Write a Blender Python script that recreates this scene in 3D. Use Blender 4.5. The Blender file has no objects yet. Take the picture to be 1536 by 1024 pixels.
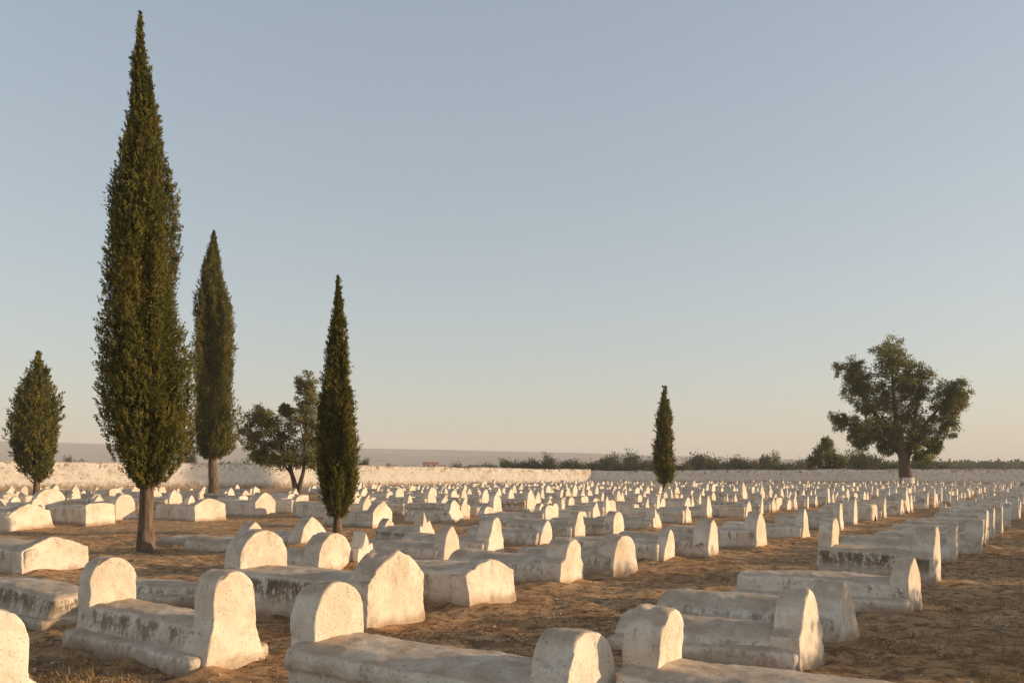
import bpy, math, random
import numpy as np
from math import radians as R, pi, sin, cos, sqrt, atan2

S = bpy.context.scene
COL = S.collection
rnd = random.Random(7)
F, HX, HY, HC = 1304.0, 768.0, 711.0, 1.7          # focal length in photo pixels, principal column, horizon row, eye height
AX = np.array([.84, -.543]); CR = np.array([.543, .84])   # grave axis (towards the foot end) and row direction
SUN_EL, SUN_AZ = 9.3, 1.0                           # degrees; azimuth measured from +X towards +Y

# ------------------------------------------------------------------ helpers
def gp(px, py):
    d = F * HC / (py - HY)
    return (px - HX) / F * d, d

def _h(i, j, k, s):
    n = (i.astype(np.int64) * 374761393 + j.astype(np.int64) * 668265263 + k.astype(np.int64) * 2147483647 + s * 974711) & 0xffffffff
    n = ((n ^ (n >> 13)) * 1274126177) & 0xffffffff
    n = ((n ^ (n >> 16)) * 2246822519) & 0xffffffff
    n = n ^ (n >> 15)
    return n / 2147483648.0 - 1.0

def vn(P, s=0):
    P = np.asarray(P, float)
    b = np.floor(P); f = P - b; f = f * f * (3 - 2 * f); b = b.astype(np.int64)
    o = 0
    for dx in (0, 1):
        wx = f[..., 0] if dx else 1 - f[..., 0]
        for dy in (0, 1):
            wy = f[..., 1] if dy else 1 - f[..., 1]
            for dz in (0, 1):
                wz = f[..., 2] if dz else 1 - f[..., 2]
                o = o + wx * wy * wz * _h(b[..., 0] + dx, b[..., 1] + dy, b[..., 2] + dz, s)
    return o

def vn3(P, s=0):
    return np.stack([vn(P, s), vn(P, s + 11), vn(P, s + 23)], -1)

def make_mesh(name, V, Fq, smooth=True, attrs=None, mats=()):
    me = bpy.data.meshes.new(name)
    V = np.asarray(V, np.float32)
    if isinstance(Fq, np.ndarray):
        k = Fq.shape[1]; n = len(Fq)
        me.vertices.add(len(V)); me.vertices.foreach_set('co', V.ravel())
        me.loops.add(n * k); me.loops.foreach_set('vertex_index', Fq.astype(np.int32).ravel())
        me.polygons.add(n)
        me.polygons.foreach_set('loop_start', np.arange(0, n * k, k, dtype=np.int32))
        me.update(calc_edges=True)
    else:
        me.from_pydata(V.tolist(), [], Fq)
    me.polygons.foreach_set('use_smooth', np.full(len(me.polygons), smooth))
    for an, arr in (attrs or {}).items():
        a = me.attributes.new(an, 'FLOAT', 'POINT'); a.data.foreach_set('value', np.asarray(arr, np.float32))
    for m in mats: me.materials.append(m)
    me.update()
    return me

def obj(name, me, parent=None, loc=(0, 0, 0), rz=0):
    o = bpy.data.objects.new(name, me); COL.objects.link(o)
    o.location = loc; o.rotation_euler = (0, 0, rz)
    if parent: o.parent = parent
    return o

def tag(o, label=None, cat=None, group=None, kind=None):
    if label: o['label'] = label
    if cat: o['category'] = cat
    if group: o['group'] = group
    if kind: o['kind'] = kind
    return o

def grid_faces(nr, nc, off=0, flip=False):
    a = (np.arange(nr - 1)[:, None] * nc + np.arange(nc - 1)[None, :]).ravel() + off
    q = np.stack([a, a + 1, a + nc + 1, a + nc], -1)
    return q[:, ::-1] if flip else q

# ------------------------------------------------------------------ materials
def nt_new(name):
    m = bpy.data.materials.new(name); m.use_nodes = True
    nt = m.node_tree; nt.nodes.clear()
    return m, nt
class N:
    def __init__(s, nt): s.nt = nt
    def n(s, t, **kw):
        x = s.nt.nodes.new(t)
        for k, v in kw.items(): setattr(x, k, v)
        return x
    def l(s, a, b): s.nt.links.new(a, b)
    def put(s, sock, v):
        if isinstance(v, bpy.types.NodeSocket): s.l(v, sock)
        else:
            if hasattr(sock.default_value, '__len__') and len(sock.default_value) == 4 and len(v) == 3: v = (*v, 1)
            sock.default_value = v
    def noise(s, vec, scale, detail=5, rough=.6, dist=0):
        x = s.n('ShaderNodeTexNoise'); s.l(vec, x.inputs['Vector'])
        x.inputs['Scale'].default_value = scale; x.inputs['Detail'].default_value = detail
        x.inputs['Roughness'].default_value = rough; x.inputs['Distortion'].default_value = dist
        return x.outputs['Fac']
    def ramp(s, f, a, b, va=0., vb=1., smooth=True):
        x = s.n('ShaderNodeMapRange'); x.interpolation_type = 'SMOOTHSTEP' if smooth else 'LINEAR'
        s.put(x.inputs[0], f); x.inputs[1].default_value = a; x.inputs[2].default_value = b
        x.inputs[3].default_value = va; x.inputs[4].default_value = vb
        return x.outputs[0]
    def math(s, op, a, b=0., clamp=False):
        x = s.n('ShaderNodeMath', operation=op); x.use_clamp = clamp
        s.put(x.inputs[0], a); s.put(x.inputs[1], b)
        return x.outputs[0]
    def mix(s, f, a, b, mode='MIX'):
        x = s.n('ShaderNodeMix', data_type='RGBA', blend_type=mode)
        s.put(x.inputs[0], f); s.put(x.inputs[6], a); s.put(x.inputs[7], b)
        return x.outputs[2]
    def mapping(s, vec, scale=(1, 1, 1), loc=None):
        x = s.n('ShaderNodeMapping'); s.l(vec, x.inputs[0]); x.inputs[3].default_value = scale
        if loc is not None: s.put(x.inputs[1], loc)
        return x.outputs[0]
    def vadd(s, a, b):
        x = s.n('ShaderNodeVectorMath', operation='ADD'); s.put(x.inputs[0], a); s.put(x.inputs[1], b); return x.outputs[0]
    def bump(s, h, strength, dist, prev=None):
        x = s.n('ShaderNodeBump'); s.l(h, x.inputs['Height'])
        x.inputs['Strength'].default_value = strength; x.inputs['Distance'].default_value = dist
        if prev: s.l(prev, x.inputs['Normal'])
        return x.outputs[0]
    def out(s, col, rough, normal=None, spec=.2):
        p = s.n('ShaderNodeBsdfPrincipled'); s.put(p.inputs['Base Color'], col); s.put(p.inputs['Roughness'], rough)
        p.inputs['Specular IOR Level'].default_value = spec
        if normal: s.l(normal, p.inputs['Normal'])
        o = s.n('ShaderNodeOutputMaterial'); s.l(p.outputs[0], o.inputs[0])

def mat_plaster(name, white=(.80, .705, .585), cream=(.67, .545, .42), wall=False):
    m, nt = nt_new(name); g = N(nt)
    tc = g.n('ShaderNodeTexCoord'); oi = g.n('ShaderNodeObjectInfo'); geo = g.n('ShaderNodeNewGeometry')
    r = g.math('MULTIPLY', oi.outputs['Random'], 71.)
    cmb = g.n('ShaderNodeCombineXYZ'); g.l(r, cmb.inputs[0]); g.l(r, cmb.inputs[1]); cmb.inputs[2].default_value = 0
    v = g.vadd(tc.outputs['Object'], cmb.outputs[0])
    st = g.n('ShaderNodeAttribute', attribute_type='OBJECT', attribute_name='stain').outputs['Fac']
    rel = g.n('ShaderNodeAttribute', attribute_name='rel').outputs['Fac']
    n1 = g.noise(v, 1.6, 5, .6); n2 = g.noise(v, 8, 8, .72); n3 = g.noise(v, 42, 4, .65); n4 = g.noise(v, 3.3, 6, .7, .6)
    sepn = g.n('ShaderNodeSeparateXYZ'); g.l(geo.outputs['Normal'], sepn.inputs[0]); nz = sepn.outputs[2]
    c = g.mix(g.ramp(n1, .38, .66), white, cream)
    c = g.mix(g.ramp(n2, .5, .72, 0, .45), c, (.5, .41, .32))
    # thin coats of limewash flaking off
    c = g.mix(g.math('MULTIPLY', g.ramp(n4, .56, .64), .5), c, (.47, .385, .30))
    # settled dust on upward faces
    up = g.ramp(nz, .35, .85)
    if not wall:
        c = g.mix(g.math('MULTIPLY', up, g.ramp(n4, .25, .65, .35, .95)), c, (.42, .30, .205))
    # lichen and mould running down from the top edge of the sides
    vs = g.mapping(v, (1.6, 1.6, .45))
    n5 = g.noise(vs, 5., 8, .75); n5b = g.noise(v, 17, 6, .75)
    band = g.math('MULTIPLY', g.ramp(rel, .12, .70), g.ramp(rel, .98, .82))
    side = g.ramp(nz, .75, .35)
    thr = g.math('ADD', g.math('ADD', g.math('MULTIPLY', g.math('SUBTRACT', n5, .52), 2.2), g.math('MULTIPLY', g.math('SUBTRACT', n5b, .5), 1.5)), g.math('MULTIPLY', st, .5))
    lich = g.math('MULTIPLY', g.ramp(thr, .12, .42), g.math('MULTIPLY', band, side))
    c = g.mix(g.math('MULTIPLY', lich, g.ramp(st, .3, .85, .62, .93)), c, g.mix(g.ramp(n5b, .38, .66), (.05, .037, .024), (.22, .16, .10)))
    # broad weather stain
    n6 = g.noise(g.mapping(v, (1, 1, .6)), 2.3, 7, .7)
    c = g.mix(g.math('MULTIPLY', g.ramp(g.math('ADD', n6, g.math('MULTIPLY', st, .16)), .58, .78), .5), c, (.36, .28, .195))
    # splashed earth at the foot
    sepo = g.n('ShaderNodeSeparateXYZ'); g.l(tc.outputs['Object'], sepo.inputs[0]); z = sepo.outputs[2]
    zz = g.math('SUBTRACT', z, g.math('MULTIPLY', n4, .30 if not wall else 1.7))
    sp = g.ramp(zz, .02 if not wall else .1, -.14 if not wall else -.7)
    c = g.mix(g.math('MULTIPLY', sp, .75), c, (.30, .19, .105))
    if wall:
        topz = g.math('SUBTRACT', rel, g.math('MULTIPLY', n2, .18))
        c = g.mix(g.math('MULTIPLY', g.ramp(topz, .83, .93), .6), c, (.20, .13, .085))
        ends = g.math('ABSOLUTE', g.math('SUBTRACT', rel, .5))
        n8 = g.noise(v, .8, 8, .75)
        c = g.mix(g.math('MULTIPLY', g.ramp(g.math('ADD', n8, g.math('MULTIPLY', ends, .14)), .56, .70), .55), c, (.42, .28, .165))
        n9 = g.noise(v, 2.1, 7, .75)
        c = g.mix(g.math('MULTIPLY', g.ramp(g.math('ADD', n9, g.math('MULTIPLY', ends, .24)), .62, .68), .8), c, (.24, .15, .085))
    # specks
    n7 = g.noise(v, 55 if not wall else 6, 2, .5)
    c = g.mix(g.math('MULTIPLY', g.ramp(n7, .63, .70), .6), c, (.17, .12, .085))
    b = g.bump(n2, .7, .025 if not wall else .05)
    b = g.bump(n3, .6, .008 if not wall else .02, b)
    n10 = g.noise(v, 120, 3, .6); b = g.bump(n10, .25, .002, b)
    g.out(c, .92, b, .15)
    return m

def mat_ground():
    m, nt = nt_new('dry_earth'); g = N(nt)
    tc = g.n('ShaderNodeTexCoord'); v = tc.outputs['Object']
    n1 = g.noise(v, .22, 6, .65); n2 = g.noise(v, 1.1, 8, .7, .4); n3 = g.noise(v, 6, 8, .75); n4 = g.noise(v, 38, 5, .7); n5 = g.noise(v, .013, 6, .6)
    sep = g.n('ShaderNodeSeparateXYZ'); g.l(v, sep.inputs[0]); y = sep.outputs[1]
    c = g.mix(g.ramp(n1, .36, .64), (.52, .30, .145), (.64, .41, .22))
    c = g.mix(g.ramp(n2, .45, .68, 0, .75), c, (.36, .185, .085))
    c = g.mix(g.ramp(n3, .47, .61, 0, .86), c, (.15, .082, .042))
    nd = g.noise(g.mapping(v, (1, 1.6, 1)), 2.3, 9, .78, .8)
    c = g.mix(g.ramp(nd, .49, .60, 0, .75), c, (.19, .11, .058))
    c = g.mix(g.ramp(n4, .56, .72, 0, .55), c, (.50, .36, .23))
    c = g.mix(g.ramp(n4, .44, .30, 0, .5), c, (.11, .065, .036))
    # open country beyond the wall
    f = g.mix(g.ramp(n5, .42, .58), (.23, .16, .10), (.085, .085, .04))
    c = g.mix(g.ramp(y, 135., 190.), c, f)
    b = g.bump(n3, .95, .07); b = g.bump(n4, .85, .018, b); b = g.bump(g.noise(v, 140, 3, .6), .4, .004, b)
    g.out(c, .95, b, .1)
    return m

def mat_leaf(name, dark, mid, light, brown=(.13, .07, .03), trans=.25, hue_scale=.8):
    m, nt = nt_new(name); g = N(nt)
    tc = g.n('ShaderNodeTexCoord'); t = g.n('ShaderNodeAttribute', attribute_name='tint').outputs['Fac']
    n1 = g.noise(tc.outputs['Object'], hue_scale, 4, .6)
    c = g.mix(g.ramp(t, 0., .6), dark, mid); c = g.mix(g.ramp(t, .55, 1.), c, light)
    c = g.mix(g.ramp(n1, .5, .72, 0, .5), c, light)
    c = g.mix(g.ramp(t, .965, .985), c, brown)
    d = g.n('ShaderNodeBsdfPrincipled'); g.put(d.inputs['Base Color'], c); d.inputs['Roughness'].default_value = .65
    d.inputs['Specular IOR Level'].default_value = .25
    tr = g.n('ShaderNodeBsdfTranslucent'); g.put(tr.inputs[0], c)
    mx = g.n('ShaderNodeMixShader'); mx.inputs[0].default_value = trans; g.l(d.outputs[0], mx.inputs[1]); g.l(tr.outputs[0], mx.inputs[2])
    o = g.n('ShaderNodeOutputMaterial'); g.l(mx.outputs[0], o.inputs[0])
    return m

def mat_bark(name, a=(.08, .052, .036), b=(.22, .155, .108)):
    m, nt = nt_new(name); g = N(nt)
    tc = g.n('ShaderNodeTexCoord'); v = g.mapping(tc.outputs['Object'], (1, 1, .13))
    n1 = g.noise(v, 16, 7, .7, .5); n2 = g.noise(tc.outputs['Object'], 2.5, 5, .6)
    c = g.mix(g.ramp(n1, .35, .65), a, b); c = g.mix(g.ramp(n2, .5, .7, 0, .45), c, (.15, .12, .10))
    g.out(c, .9, g.bump(n1, .9, .03), .15)
    return m

def mat_noise(name, a, b, scale, rough=.9, bump=(.4, .02), c2=None):
    m, nt = nt_new(name); g = N(nt)
    tc = g.n('ShaderNodeTexCoord'); v = tc.outputs['Object']
    n1 = g.noise(v, scale, 8, .7)
    c = g.mix(g.ramp(n1, .38, .62), a, b)
    if c2: c = g.mix(g.ramp(g.noise(v, scale * 5.3, 6, .7), .52, .66, 0, .8), c, c2)
    g.out(c, rough, g.bump(n1, *bump), .15)
    return m

M_PL = mat_plaster('limewash_plaster')
M_WALL = mat_plaster('weathered_limewash_wall', (.84, .77, .675), (.78, .68, .56), wall=True)
M_GR = mat_ground()
M_CYP = mat_leaf('cypress_foliage', (.030, .044, .012), (.145, .142, .032), (.34, .26, .058), trans=.35, hue_scale=.9)
M_OLV = mat_leaf('olive_foliage', (.08, .09, .03), (.23, .205, .058), (.38, .29, .09), trans=.45, hue_scale=.5)
M_EUC = mat_leaf('broadleaf_foliage', (.045, .066, .022), (.165, .17, .042), (.33, .27, .06), trans=.42, hue_scale=.35)
M_FAR = mat_leaf('orchard_foliage', (.034, .050, .017), (.085, .095, .027), (.20, .165, .040), trans=.32, hue_scale=.35)
M_BARK = mat_bark('brown_bark')
M_BARKD = mat_bark('dark_bark', (.06, .04, .028), (.15, .10, .07))
M_HILL = mat_noise('dry_hillside', (.20, .145, .11), (.30, .22, .16), .004, bump=(.3, 6), c2=(.11, .095, .065))
M_LITTER = mat_noise('dry_litter', (.30, .17, .08), (.16, .09, .045), 3.)
M_PEB = mat_noise('pebble_stone', (.36, .27, .19), (.50, .41, .31), 9.)
M_STRAW = mat_noise('straw_blades', (.42, .29, .14), (.27, .19, .085), 2.)
M_PAINT = mat_noise('white_trunk_paint', (.62, .55, .47), (.74, .68, .6), 6.)
M_HOUSE = mat_noise('ochre_render', (.42, .25, .14), (.50, .31, .19), .8)
M_DARK = mat_noise('dark_opening', (.03, .025, .02), (.05, .04, .03), 2.)
M_ROOF = mat_noise('clay_roof', (.30, .13, .07), (.38, .19, .11), 1.5)

# ------------------------------------------------------------------ ground
def gheight(x, y):
    P = np.stack([x, y, np.zeros_like(x)], -1)
    d = np.sqrt(x * x + y * y); f = np.clip(60 / (d + 1e-6), 0, 1)
    g = .05 * vn(P * .16, 3) + .045 * vn(P * .7, 4) + .030 * vn(P * 2.1, 5) * f + .021 * vn(P * 5., 6) * np.clip(25 / (d + 1e-6), 0, 1)
    return g - .015
def axis_coords(lo, hi, step, far_lo, far_hi, k=1.13):
    c = list(np.arange(lo, hi, step)); s = step
    while c[-1] < far_hi: s *= k; c.append(c[-1] + s)
    s = step
    while c[0] > far_lo: s *= k; c.insert(0, c[0] - s)
    return np.array(c)
# ------------------------------------------------------------------ grave parts
def top_profile(kind, u, h, w):
    a = np.abs(u)
    if kind == 'round':
        hs = max(h - w * .52, h * .35); return hs + (h - hs) * np.sqrt(np.clip(1 - a ** 2.1, 0, 1))
    if kind == 'pointed':
        hs = max(h - w * .95, h * .30); r = 2.1
        return hs + (h - hs) * np.sqrt(np.clip(r * r - (a + r - 1) ** 2, 0, None)) / sqrt(r * r - (r - 1) ** 2)
    if kind == 'shoulder':
        k = .68; hs = h * .56; r = 1.7; b = np.clip(a / k, 0, 1)
        arch = np.sqrt(np.clip(r * r - (b + r - 1) ** 2, 0, None)) / sqrt(r * r - (r - 1) ** 2)
        t = np.clip((k + .06 - a) / .1, 0, 1); t = t * t * (3 - 2 * t)
        base = hs * (1 - .22 * np.clip((a - k) / (1 - k), 0, 1) ** 1.5)
        return base + t * (h - hs) * (.22 + .78 * arch)
    if kind == 'gable':
        return h - h * .30 * a ** 1.45
    if kind == 'house':
        return h * np.where(a < .25, 1 - .06 * a / .25, .94 - .34 * ((a - .25) / .75) ** 1.35)
    if kind == 'broken':
        return h * (.72 + .28 * np.clip(1 - np.abs(u + .15) * 2.4, 0, 1) - .28 * a ** 2 - .10 * np.sin(u * 9))
    return h - .06 * a ** 6 - .03 * a          # flat

def stone_mesh(name, w, h, t, kind, seed, ds, flare=0., fz=.35, amp=.017):
    b = min(.018, t * .1)
    nu = max(7, int(w / ds)) | 1; nv = max(5, int((h + .12) / ds))
    q = np.linspace(-1, 1, nu); u = .5 * np.sin(q * pi / 2) + .5 * q
    u = np.unique(np.round(np.concatenate([u, [-1 + 2 * b / w, -1 + .8 * b / w, 1 - .8 * b / w, 1 - 2 * b / w]]), 5)); nu = len(u)
    tp = top_profile(kind, u, h, w)
    sl = np.gradient(tp, u * w / 2); cs = 1 / np.sqrt(1 + sl ** 2); bz = np.minimum(b / cs, .07)
    v = np.linspace(0, 1, nv)
    Z = np.concatenate([-.12 + v[:, None] * (tp - bz + .12)[None, :], (tp - bz * .4)[None, :], tp[None, :]]); nv = len(Z)
    Y = np.repeat((u * w / 2)[None, :], nv, 0)
    e = np.minimum(w / 2 - np.abs(Y), (tp[None, :] - Z) * cs[None, :])
    k = np.clip(e / b, 0, 1)
    X = t / 2 - b * (1 - np.sqrt(np.clip(1 - (1 - k) ** 2, 0, 1)))
    fl = np.clip(1 - Z / fz, 0, 1.2) ** 1.4 * flare
    Y = Y * (1 + fl); X = X * (1 + fl * .5 * w / t)
    Fr = np.stack([X, Y, Z], -1).reshape(-1, 3); Bk = np.stack([-X, Y, Z], -1).reshape(-1, 3)
    n = nu * nv
    ol = [r * nu for r in range(nv)] + [(nv - 1) * nu + c for c in range(1, nu)] + [r * nu + nu - 1 for r in range(nv - 2, -1, -1)]
    ol = np.array(ol); nr = max(1, int((t - 2 * b) / ds))
    V = [Fr, Bk]; loops = [ol]; off = 2 * n
    for i in range(1, nr):
        f = i / nr; V.append(Fr[ol] * (1 - f) + Bk[ol] * f); loops.append(np.arange(off, off + len(ol))); off += len(ol)
    loops.append(ol + n)
    fs = [grid_faces(nv, nu), grid_faces(nv, nu, n, True)]
    for A, B in zip(loops[:-1], loops[1:]):
        fs.append(np.stack([A[:-1], A[1:], B[1:], B[:-1]], -1))
    V = np.concatenate(V); FQ = np.concatenate(fs)
    edge = np.ones(len(V)) * 0; edge[:n] = (1 - k).ravel(); edge[n:2 * n] = (1 - k).ravel(); edge[2 * n:] = 1
    P = V + seed * 3.17
    D = amp * vn3(P * 2.4, seed) + amp * .5 * vn3(P * 7, seed) + amp * .35 * vn3(P * 19, seed)
    ch = np.clip(vn(P * 8.5, seed + 5) - .20, 0, 1) * .07 * edge + np.clip(vn(P * 23, seed + 6) - .2, 0, 1) * .035 * edge * np.clip(V[:, 2] / .2, 0, 1)
    cen = np.array([0, 0, h * .45]); V = V + D - (V - cen) * ch[:, None] * 1.6
    me = make_mesh(name, V, FQ, attrs={'rel': np.clip(V[:, 2] / h, 0, 1) * .55}, mats=[M_PL])
    me.set_sharp_from_angle(angle=R(55)); return me

def profile(kind, W, h):
    w = W / 2
    if kind == 'barrel':
        p = [(-w, -.12), (-w * .98, h * .5)]
        p += [(-w * .98 * cos(a), h * .5 + h * .5 * sin(a)) for a in np.linspace(.08, pi - .08, 15)]
        p += [(w * .98, h * .5), (w, -.12)]
    elif kind == 'batter':
        p = [(-w * 1.08, -.12), (-w * 1.02, 0), (-w * .80, h * .86), (-w * .74, h * .95), (-w * .6, h), (0, h * 1.03), (w * .6, h), (w * .74, h * .95), (w * .8, h * .86), (w * 1.02, 0), (w * 1.08, -.12)]
    elif kind == 'slab':        # straight side, projecting rounded lid
        p = [(-w * .92, -.12), (-w * .9, h * .62), (-w * .98, h * .68), (-w, h * .8), (-w * .93, h * .92), (-w * .6, h), (0, h * 1.02), (w * .6, h), (w * .93, h * .92), (w, h * .8), (w * .98, h * .68), (w * .9, h * .62), (w * .92, -.12)]
    else:                       # box with rounded arrises
        r = min(.07, h * .25)
        p = [(-w * 1.02, -.12), (-w, h - r), (-w + r * .3, h - r * .3), (-w + r, h), (0, h + .025), (w - r, h), (w - r * .3, h - r * .3), (w, h - r), (w * 1.02, -.12)]
    return np.array(p)

def resample(p, ds):
    out = [p[0]]
    for a, b in zip(p[:-1], p[1:]):
        k = max(1, int(np.linalg.norm(b - a) / ds + .5))
        for i in range(1, k + 1): out.append(a + (b - a) * i / k)
    return np.array(out)

def body_mesh(name, L, W, h, kind, seed, ds, er=.07, amp=.014, relmax=1.):
    p = resample(profile(kind, W, h), ds); m = len(p)
    nx = max(4, int(L / ds)); xs = np.linspace(-1, 1, nx); xs = np.sign(xs) * (1 - (1 - np.abs(xs)) ** 1.15) * L / 2
    e = np.clip((L / 2 - np.abs(xs)) / er, 0, 1); sc = 1 - (1 - np.sqrt(np.clip(1 - (1 - e) ** 2, 0, 1))) * er / max(W / 2, .2)
    V = np.zeros((nx, m, 3)); V[..., 0] = xs[:, None]
    V[..., 1] = p[None, :, 0] * sc[:, None]; V[..., 2] = -.12 + (p[None, :, 1] + .12) * (1 - (1 - sc[:, None]) * .8)
    # end caps: shrink rings towards the centre
    c0 = []; rings = 4
    def cap(i):
        r = [];
        for k in range(1, rings + 1):
            f = 1 - k / (rings + .001); q = V[i].copy(); q[:, 1] *= f; q[:, 2] = h * .45 + (q[:, 2] - h * .45) * f; r.append(q)
        return r
    allr = cap(0)[::-1] + [V[i] for i in range(nx)] + cap(nx - 1)
    V = np.concatenate(allr); FQ = grid_faces(len(allr), m, 0, True)
    # buried underside stays open; close nothing that cannot be seen
    sag = .02 * vn(np.stack([V[:, 0] * 1.1, V[:, 1] * .5, V[:, 1] * 0 + seed], -1), seed)
    P = V + seed * 2.71; rel = np.clip(V[:, 2] / h, 0, 1)
    V = V + amp * vn3(P * 1.7, seed) + amp * .6 * vn3(P * 6, seed) + amp * .4 * vn3(P * 17, seed)
    V[:, 2] += sag * rel
    return make_mesh(name, V, FQ, attrs={'rel': rel * relmax}, mats=[M_PL])

def make_grave(spec, ds, seed):
    """spec keys: L W H body plinth foot head (kind,h,w,t) -> list of (partname, mesh, x)"""
    L, W, H = spec['L'], spec['W'], spec['H']; parts = []
    ft, hd = spec.get('foot'), spec.get('head')
    pl = spec.get('plinth')
    if pl:
        ph, pw = pl
        parts.append(('plinth', body_mesh('plinth', L + .06, W + pw * 2, ph, 'box', seed + 1, ds, amp=.02, relmax=.6), 0))
    bl = L - (.06 if ft or hd else 0)
    parts.append(('slab', body_mesh('slab', bl, W, H, spec.get('body', 'barrel'), seed + 2, ds, er=.03 if ft else .10), 0))
    if ft:
        k, h, w, t = ft; parts.append(('footstone', stone_mesh('footstone', w, h, t, k, seed + 3, ds, spec.get('flare', .08), spec.get('fz', .3)), L / 2 - t / 2 + .03))
    if hd:
        k, h, w, t = hd; parts.append(('headstone', stone_mesh('headstone', w, h, t, k, seed + 4, ds, spec.get('hflare', .06), .3), -L / 2 + t / 2 - .02))
    return parts

graves = []        # dict(root, a, c, d, look, label)
BASE_RZ = atan2(AX[1], AX[0])
GROUP = 'whitewashed graves of the cemetery'
def link_grave(parts, fx, fy, L, rz, stain):
    dx, dy = cos(rz), sin(rz); cx, cy = fx - dx * L / 2, fy - dy * L / 2
    g = float(gheight(np.array([cx]), np.array([cy]))[0])
    root = obj('grave', None, None, (cx, cy, g - .01), rz); root.rotation_euler = (R(rnd.gauss(0, 1.1)), R(rnd.gauss(0, 1.1)), rz); root.empty_display_size = .3
    for n, me, x in parts:
        o = obj(n, me, root, (x, 0, 0))
        if n in ('footstone', 'headstone'): o.rotation_euler = (R(rnd.gauss(0, 2.2)), R(rnd.gauss(0, 2.4)), R(rnd.gauss(0, 3)))
        o['stain'] = stain if n in ('slab', 'plinth') else stain * .35
    return root

def G(px, py, L, W, H, label, body='barrel', foot=None, head=None, plinth=None, rot=0., stain=.35, flare=.08, fz=.3, hflare=.06, xy=None):
    x, y = xy if xy else gp(px, py)
    if 13 < y < 40 and not head: L *= 1.16
    spec = dict(L=L, W=W, H=H, body=body, foot=foot, head=head, plinth=plinth, flare=flare, fz=fz, hflare=hflare)
    ds = .024 if y < 13 else (.04 if y < 22 else .06)
    root = link_grave(make_grave(spec, ds, 100 + len(graves) * 7), x, y, L, BASE_RZ + R(rot), stain)
    tag(root, label, 'grave', GROUP)
    graves.append(dict(root=root, a=float(np.dot(AX, (x, y))), c=float(np.dot(CR, (x, y))), d=y, x=x, L=L, W=W + (plinth[1] * 2 if plinth else 0)))

# ---- foreground and middle graves, from the photo (pixel of the middle of the foot end on the ground)
G(0, 0, 1.9, .8, .42, 'white grave cut off by the left edge, nearest the bottom left corner', xy=(-3.46, 5.75), plinth=(.2, .08), foot=('round', .86, .50, .26), flare=.25, fz=.42, stain=.1)
G(345, 998, 1.95, .62, .42, 'white grave with two thick arched end stones on a broad stepped base, lower left', plinth=(.17, .12), body='batter', foot=('round', .88, .46, .26), head=('round', .87, .50, .24), flare=.62, fz=.48, hflare=.3, stain=.55)
G(0, 0, 2.38, .74, .50, 'large white grave in front middle with two arched stones, cut by the bottom edge', xy=(.51, 5.32), body='slab', foot=('round', .79, .52, .28), head=('round', .94, .52, .26), stain=.15)
G(0, 0, 2.6, .68, .52, 'white grave at bottom right, its arched headstone beside a long dusty slab', xy=(2.96, 4.27), body='slab', foot=('round', .72, .5, .26), head=('round', .86, .44, .25), stain=.25)
G(1214, 995, 1.8, .72, .40, 'two-tiered grave behind the bottom right headstone, with pointed shouldered footstone', plinth=(.22, .07), body='barrel', foot=('shoulder', .72, .74, .26), stain=.35)
G(1268, 957, 2.0, .74, .41, 'long barrel-topped grave with no headstone and a blunt pointed footstone, beside the right path', foot=('pointed', .66, .70, .30), stain=.5, flare=.12)
G(1368, 915, 2.15, .8, .40, 'low grave with a thin blade-like pointed footstone, beside the right path', plinth=(.2, .07), body='batter', foot=('pointed', .69, .66, .22), stain=.25)
G(1402, 876, 1.7, .78, .46, 'grave with brown lichened side and a tall stone at both ends, beside the right path', body='box', foot=('shoulder', .87, .74, .30), head=('round', .93, .46, .22), stain=.85)
G(590, 937, 2.45, .95, .50, 'long grave with a black stained side and a broad house-shaped footstone', body='box', foot=('house', .87, 1.08, .34), head=('round', .98, .72, .34), stain=.85, flare=.05, fz=.25)
G(737, 906, 1.75, .92, .47, 'squat grave with a broad sunlit arched end, right of the house-shaped footstone', body='box', foot=('gable', .57, 1.0, .28), stain=.35, flare=.05)
G(122, 940, 2.0, .78, .38, 'low sloping-sided slab grave at the left edge with no standing stones', plinth=(.12, .08), body='batter', stain=.75, rot=-4)
G(298, 912, 1.9, .7, .30, 'low plain slab grave half hidden behind the stepped grave at lower left', plinth=(.16, .1), body='batter', stain=.5)
G(85, 858, 2.0, 1.08, .50, 'wide box grave with a low gabled sunlit end, left of the tallest cypress', body='box', foot=('gable', .68, 1.14, .32), stain=.4, flare=.04, rot=3)
G(500, 857, 1.7, .85, .40, 'grave with a chipped double-humped round stone, behind the black stained grave', body='barrel', foot=('round', .70, .86, .36), stain=.4)
G(548, 852, 1.0, .5, .34, 'short grave with broken stump, right of the double-humped round stone', foot=('broken', .66, .5, .3), stain=.3)
G(854, 873, 1.85, .84, .44, 'grave in the centre with a shouldered pointed footstone, left of the dirt aisle', foot=('shoulder', .74, .84, .34), stain=.55)
G(936, 860, 1.75, .8, .44, 'grave with a brown stained thick arched footstone beside the dirt aisle', foot=('round', .67, .72, .34), stain=.6, flare=.15)
G(1000, 842, 1.75, .74, .40, 'grave with a narrow pointed footstone beside the dirt aisle', body='box', foot=('pointed', .67, .56, .2), stain=.4, flare=.18)
G(1068, 834, 1.8, .8, .45, 'grave with thick pointed footstone and lichened side, right of the narrow pointed one', foot=('pointed', .80, .72, .34), stain=.65)
G(1140, 821, 1.9, .8, .46, 'grave with tall pointed footstone at the near edge of the dirt aisle bend', body='box', foot=('pointed', .87, .70, .28), stain=.4, flare=.14)
G(1208, 806, 1.9, .78, .42, 'low grave with a sharp tall footstone, left of the lichened grave with two stones', body='box', foot=('pointed', .90, .66, .22), stain=.2, flare=.1)
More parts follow.
